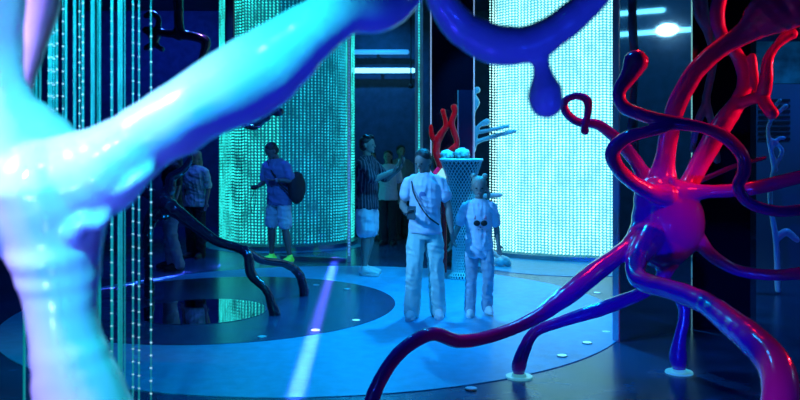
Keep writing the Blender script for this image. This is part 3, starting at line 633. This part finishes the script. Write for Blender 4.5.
    for sd in 'RL':
        a, e_, wv = D['sh'+sd]+Vector((0, L(1.39), 0)), D['el'+sd], D['wr'+sd]
        if sleeve <= 1: tube(bm, [(*(a-Vector((a.x*.3, 0, .01))), .056), (*(a.lerp(e_, .12)-Vector((0,0,.012))), .056), (*(a.lerp(e_, sleeve*.5)), .056), (*(a.lerp(e_, sleeve)), .058)], 14, 3)
        else: tube(bm, [(*a, .066), (*(a.lerp(e_, .5)), .060), (*e_, .052), (*(e_.lerp(wv, sleeve-1)), .042)], 14, 3)
    sho = fused('shirt', bm, M[shirt], root, .009, 2); folds(sho, .014, z0+.25); objs.append(sho)
    # trousers
    bm = bmesh.new(); loft(bm, [(0, 0, .80, .145*W, .108), (0, 0, .88, .152*W, .112), (0, 0, .97, .142*W, .104), (0, L(1.02), 1.02, .125*W, .094)])
    for sd in 'RL':
        h_, k_, an = D['hi'+sd], D['kn'+sd], D['an'+sd]+Vector((0, 0, -.03))
        if pants_len < 1:
            c_ = k_.lerp(h_, .16); tube(bm, [(*h_, .082), (*(h_.lerp(c_, .5)), .092*pw), (*c_, .09*pw)], 16, 3)
        else: tube(bm, [(*h_, .084), (*(h_.lerp(k_, .5)), .084), (*k_, .072*pw), (*(k_.lerp(an, .6)), .072*pw), (*an, .074*pw)], 16, 3)
    po_ = fused('shorts' if pants_len < 1 else 'trousers', bm, M[pants], root, .009, 2); folds(po_, .013, .55); objs.append(po_)
    # shoes
    for sd in 'RL':
        an = D['an'+sd]; t = D['toe'+sd].normalized(); f0 = an+Vector((0, 0, -.04)); bm = bmesh.new()
        tube(bm, [(*(an+Vector((0, 0, .01))), .043), (*(f0), .046)], 12, 1)
        tube(bm, [(*(f0-t*.045), .040), (*(f0+t*.06+Vector((0, 0, .002))), .046), (*(f0+t*.13-Vector((0, 0, .008))), .042), (*(f0+t*.18-Vector((0, 0, .015))), .030)], 12, 3)
        so = fused('shoe', bm, M[shoe], root, .008, 2); objs.append(so)
        bm = bmesh.new(); mrot = Matrix.Rotation(math.atan2(t.y, t.x)+math.pi/2, 3, 'Z'); c = an+t*.07
        loft(bm, [(0, 0, 0, .047, .135), (0, 0, .012, .050, .138), (0, 0, .03, .048, .136)])
        bmesh.ops.rotate(bm, verts=bm.verts, matrix=mrot); bmesh.ops.translate(bm, verts=bm.verts, vec=(c.x, c.y, an.z-.086))
        sole = fin('sole', bm, M['shoe_white' if shoe != 'shoe_dark' else 'shoe_dark'], so); objs.append(sole)
    for o in objs: o.data.transform(Matrix.Scale(s, 4))
    return root, s, D, hd
def extra(root, s, bm, m, name, vox=None, parent=None):
    if vox: o = fused(name, bm, m, parent or root, vox, 2)
    else: o = fin(name, bm, m, parent or root)
    o.data.transform(Matrix.Scale(s, 4)); return o
def held(root, s, name, label, cat, m, c, size, rot, group=None, screen=None):
    """a thing a person holds: top-level, placed in the world from the person's frame"""
    W = Matrix.Translation(root.location) @ Matrix.Rotation(root.rotation_euler.z, 4, 'Z')
    bm = bmesh.new(); box(bm, -size[0]/2, size[0]/2, -size[1]/2, size[1]/2, -size[2]/2, size[2]/2, min(size)*.3)
    e = empty(name, W @ (Vector(c)*s), label, cat, group); e.rotation_euler = (rot.to_4x4()).to_euler(); e.rotation_euler.rotate_axis('Z', 0)
    e.rotation_euler = (Matrix.Rotation(root.rotation_euler.z, 3, 'Z') @ rot).to_euler()
    fin('case', bm, m, e, False)
    if screen:
        bm = bmesh.new(); box(bm, -size[0]*.45, size[0]*.45, -size[1]/2-.0015, -size[1]/2, -size[2]*.46, size[2]*.46); fin('screen', bm, screen, e, False)
    return e

RX = lambda a: Matrix.Rotation(a, 3, 'X'); RY = lambda a: Matrix.Rotation(a, 3, 'Y'); RZ = lambda a: Matrix.Rotation(a, 3, 'Z')
# woman with the tablet
g = G(425, 318)
wr, s, D, hd = person((g.x, g.y), math.radians(-4), 1.62, 'woman in a white t-shirt and pale wide trousers walking, holding the child\'s hand',
    dict(elR=(-.225, -.02, 1.14), wrR=(-.17, -.20, 1.06), hdR=(.25, -.6, .15), elL=(.235, .0, 1.12), wrL=(.27, -.06, .87), hdL=(.15, -.1, -1),
         hiR=(-.085, 0, .9), hiL=(.085, 0, .9), knR=(-.105, -.06, .49), anR=(-.13, -.03, .086), knL=(.11, .0, .49), anL=(.13, .06, .086)),
    shirt='white_cloth', pants='cream_cloth', sleeve=.62, female=True, head=(math.radians(-30), math.radians(24)), wide=.92, pw=1.02, hairstyle='tied', shirt_len=.86)
bm = bmesh.new(); ell(bm, (-.02, -.132, 1.24), (.035, .008, .045), seg=12); extra(wr, s, bm, M['blue_cloth'], 'shirt_print')
held(wr, s, 'phone', 'dark phone held at the waist by the woman in the white t-shirt', 'phone', M['phone'], (-.12, -.30, 1.08), (.08, .012, .15), RX(-.7))
bm = bmesh.new(); tube(bm, [(-.14, -.02, 1.43, .008), (-.10, -.14, 1.25, .008), (.02, -.15, 1.05, .008), (.14, -.12, .95, .008)], 8, 5); extra(wr, s, bm, M['dark_cloth'], 'bag_strap')
# child
g = G(479, 316)
ch, s, D, hd = person((g.x, g.y), math.radians(2), 1.32, 'fair-haired child in a white cat-print t-shirt and jeans walking beside the woman',
    dict(elR=(-.25, .02, 1.13), wrR=(-.34, -.04, .95), hdR=(-.25, -.1, -1), elL=(.22, .02, 1.12), wrL=(.235, -.05, .9),
         hiR=(-.085, 0, .9), hiL=(.085, 0, .9), knR=(-.10, -.0, .49), anR=(-.11, .02, .086), knL=(.105, -.08, .52), anL=(.11, .06, .12)),
    shirt='white_cloth', pants='jeans', sleeve=.85, female=True, head=(math.radians(-6), math.radians(8)), wide=.98, pw=.86, hs=1.2, hair='hair_fair', hairstyle='buns', shirt_len=.74)
for q in (-1, 1):
    bm = bmesh.new(); ell(bm, (q*.045, -.136, 1.17), (.042, .012, .036), seg=14); extra(ch, s, bm, M['glasses'], 'sunglasses_print')
    bm = bmesh.new(); r = loft(bm, [(q*.06, -.128, 1.22, .02, .006), (q*.066, -.126, 1.27, .003, .003)], 8); extra(ch, s, bm, M['print_pink'], 'ear_print')
bm = bmesh.new(); ell(bm, (0, -.134, 1.12), (.012, .008, .008), seg=10); tube(bm, [(-.03, -.136, 1.09, .003), (0, -.137, 1.10, .003), (.03, -.136, 1.09, .003)], 6, 3); extra(ch, s, bm, M['glasses'], 'muzzle_print')
bm = bmesh.new(); tube(bm, [(-.10, -.12, .86, .035), (-.03, -.135, .80, .04), (.03, -.13, .74, .02)], 10, 3); extra(ch, s, bm, M['white_cloth'], 'tied_hem', .008)
# man with shoulder bag
g = G(279, 263)
mn, s, D, hd = person((g.x, g.y), math.radians(-35), 1.74, 'man in a blue t-shirt, denim shorts and neon shoes with a black bag',
    dict(elR=(-.25, -.05, 1.13), wrR=(-.15, -.27, 1.07), hdR=(.25, -.8, -.1), elL=(.29, -.05, 1.16), wrL=(.13, -.20, 1.17), hdL=(-1, -.3, 0), knL=(.14, -.02, .49), anL=(.19, .02, .086), knR=(-.12, -.02, .49), anR=(-.16, .02, .086)),
    shirt='blue_cloth', pants='denim', pants_len=.5, sleeve=.8, shoe='shoe_green', skin='skin_dark', head=(math.radians(-22), math.radians(34)), wide=1.12, pw=1.0, lean=.12)
bm = bmesh.new(); ell(bm, (.29, .05, 1.06), (.10, .15, .23), seg=20); extra(mn, s, bm, M['bagfab'], 'shoulder_bag', .012)
bm = bmesh.new(); tube(bm, [(-.10, -.12, 1.44, .014), (.02, -.17, 1.30, .014), (.18, -.17, 1.12, .014), (.27, -.08, 1.0, .014)], 8, 4); tube(bm, [(-.10, -.10, 1.45, .014), (-.04, .08, 1.42, .014), (.12, .15, 1.25, .014), (.25, .12, 1.1, .014)], 8, 4); extra(mn, s, bm, M['bagfab'], 'bag_strap')
bm = bmesh.new(); tube(bm, [(-.14, -.34, 1.05, .005), (-.20, -.35, .85, .005), (-.17, -.34, .70, .005), (-.12, -.34, .85, .005), (-.12, -.34, 1.04, .005)], 6, 5)
held(mn, s, 'camera', 'small dark camera in the hands of the man in blue, strap hanging', 'camera', M['phone'], (-.11, -.37, 1.07), (.11, .05, .07), RX(-.5))
o = extra(mn, s, bm, M['dark_cloth'], 'wrist_strap')
bm = bmesh.new(); ell(bm, (.15, -.205, 1.172), (.03, .034, .03), seg=14); extra(mn, s, bm, M['steel'], 'wristwatch')
# man in the striped shirt, seen from the side, facing right
g = G(367, 275)
st, s, D, hd = person((g.x, g.y), math.radians(72), 1.80, 'young man in a striped dark shirt and white shorts photographing with his phone',
    dict(elR=(-.20, -.16, 1.17), wrR=(-.10, -.38, 1.28), hdR=(.1, -.5, .8), elL=(.19, -.18, 1.17), wrL=(.06, -.40, 1.30), hdL=(-.1, -.5, .8), anR=(-.09, .0, .086), anL=(.09, .06, .086)),
    shirt='striped', pants='white_cloth', pants_len=.5, sleeve=.9, shoe='shoe_white', head=(0, math.radians(2)), wide=1.08, pw=1.15, hairstyle='tousled')
bm = bmesh.new(); ell(bm, (-.188, -.06, 1.30), (.012, .05, .03), seg=12); extra(st, s, bm, M['white_cloth'], 'shirt_print')
held(st, s, 'phone', 'phone raised in both hands by the young man in the striped shirt', 'phone', M['phone'], (-.02, -.47, 1.40), (.075, .01, .15), RX(-.2), screen=None)
# lit tablet behind the woman, built as a card touching the lattice vase
g = P(443.5, 175.5, 10.1); e = empty('lit_tablet', g, 'tilted lit tablet with pink edge at the left side of the lattice vase', 'handheld'); e.rotation_euler = (0, math.radians(40), 0)
bm = bmesh.new(); box(bm, -.075, .075, -.01, .01, -.065, .065, .004); fin('card', bm, M['screen'], e, False)
bm = bmesh.new(); box(bm, -.13, -.08, -.008, .01, -.06, .04, .004); fin('pink_edge', bm, M['pinkcase'], e, False)
# person in the gloom at left
g = G(172, 268)
person((g.x, g.y, 0), math.radians(-60), 1.72, 'dim figure in light trousers standing by the black sculpture at left', dict(knL=(.12, -.04, .49), anL=(.16, .05, .086)),
    shirt='dark_cloth', pants='denim', sleeve=.8, shoe='shoe_dark', head=(0, .2), voxel=.009, hairstyle='long')
g = G(187, 262)
person((g.x, g.y+.5, 0), math.radians(-20), 1.62, 'dim long-haired visitor in a pale top behind the black sculpture', {}, shirt='cream_cloth', pants='dark_cloth', sleeve=.9, shoe='shoe_dark', voxel=.011, hairstyle='long', hair='hair_fair')
# visitors in the background
for px, Y, rz, H, sh_, pt, hs, lab in ((372, 14.6, 10, 1.6, 'dark_cloth', 'denim', 'short', 'far visitor in dark clothes just right of the striped-shirt man'),
        (388, 13.8, -10, 1.62, 'white_cloth', 'dark_cloth', 'long', 'far visitor in a white t-shirt between the phone and the woman'),
        (401, 14.8, 20, 1.72, 'grey_cloth', 'dark_cloth', 'short', 'far visitor in grey left of the green-teal post'),
        (636, 13.5, 0, 1.6, 'dark_cloth', 'dark_cloth', 'short', 'far visitor in dark clothes beyond the mirror')):
    if px > 600: continue
    person(((px-400)/F*Y, Y, 0), math.radians(rz), H, lab, {}, shirt=sh_, pants=pt, sleeve=.8, shoe='shoe_dark', voxel=.012, hairstyle=hs)
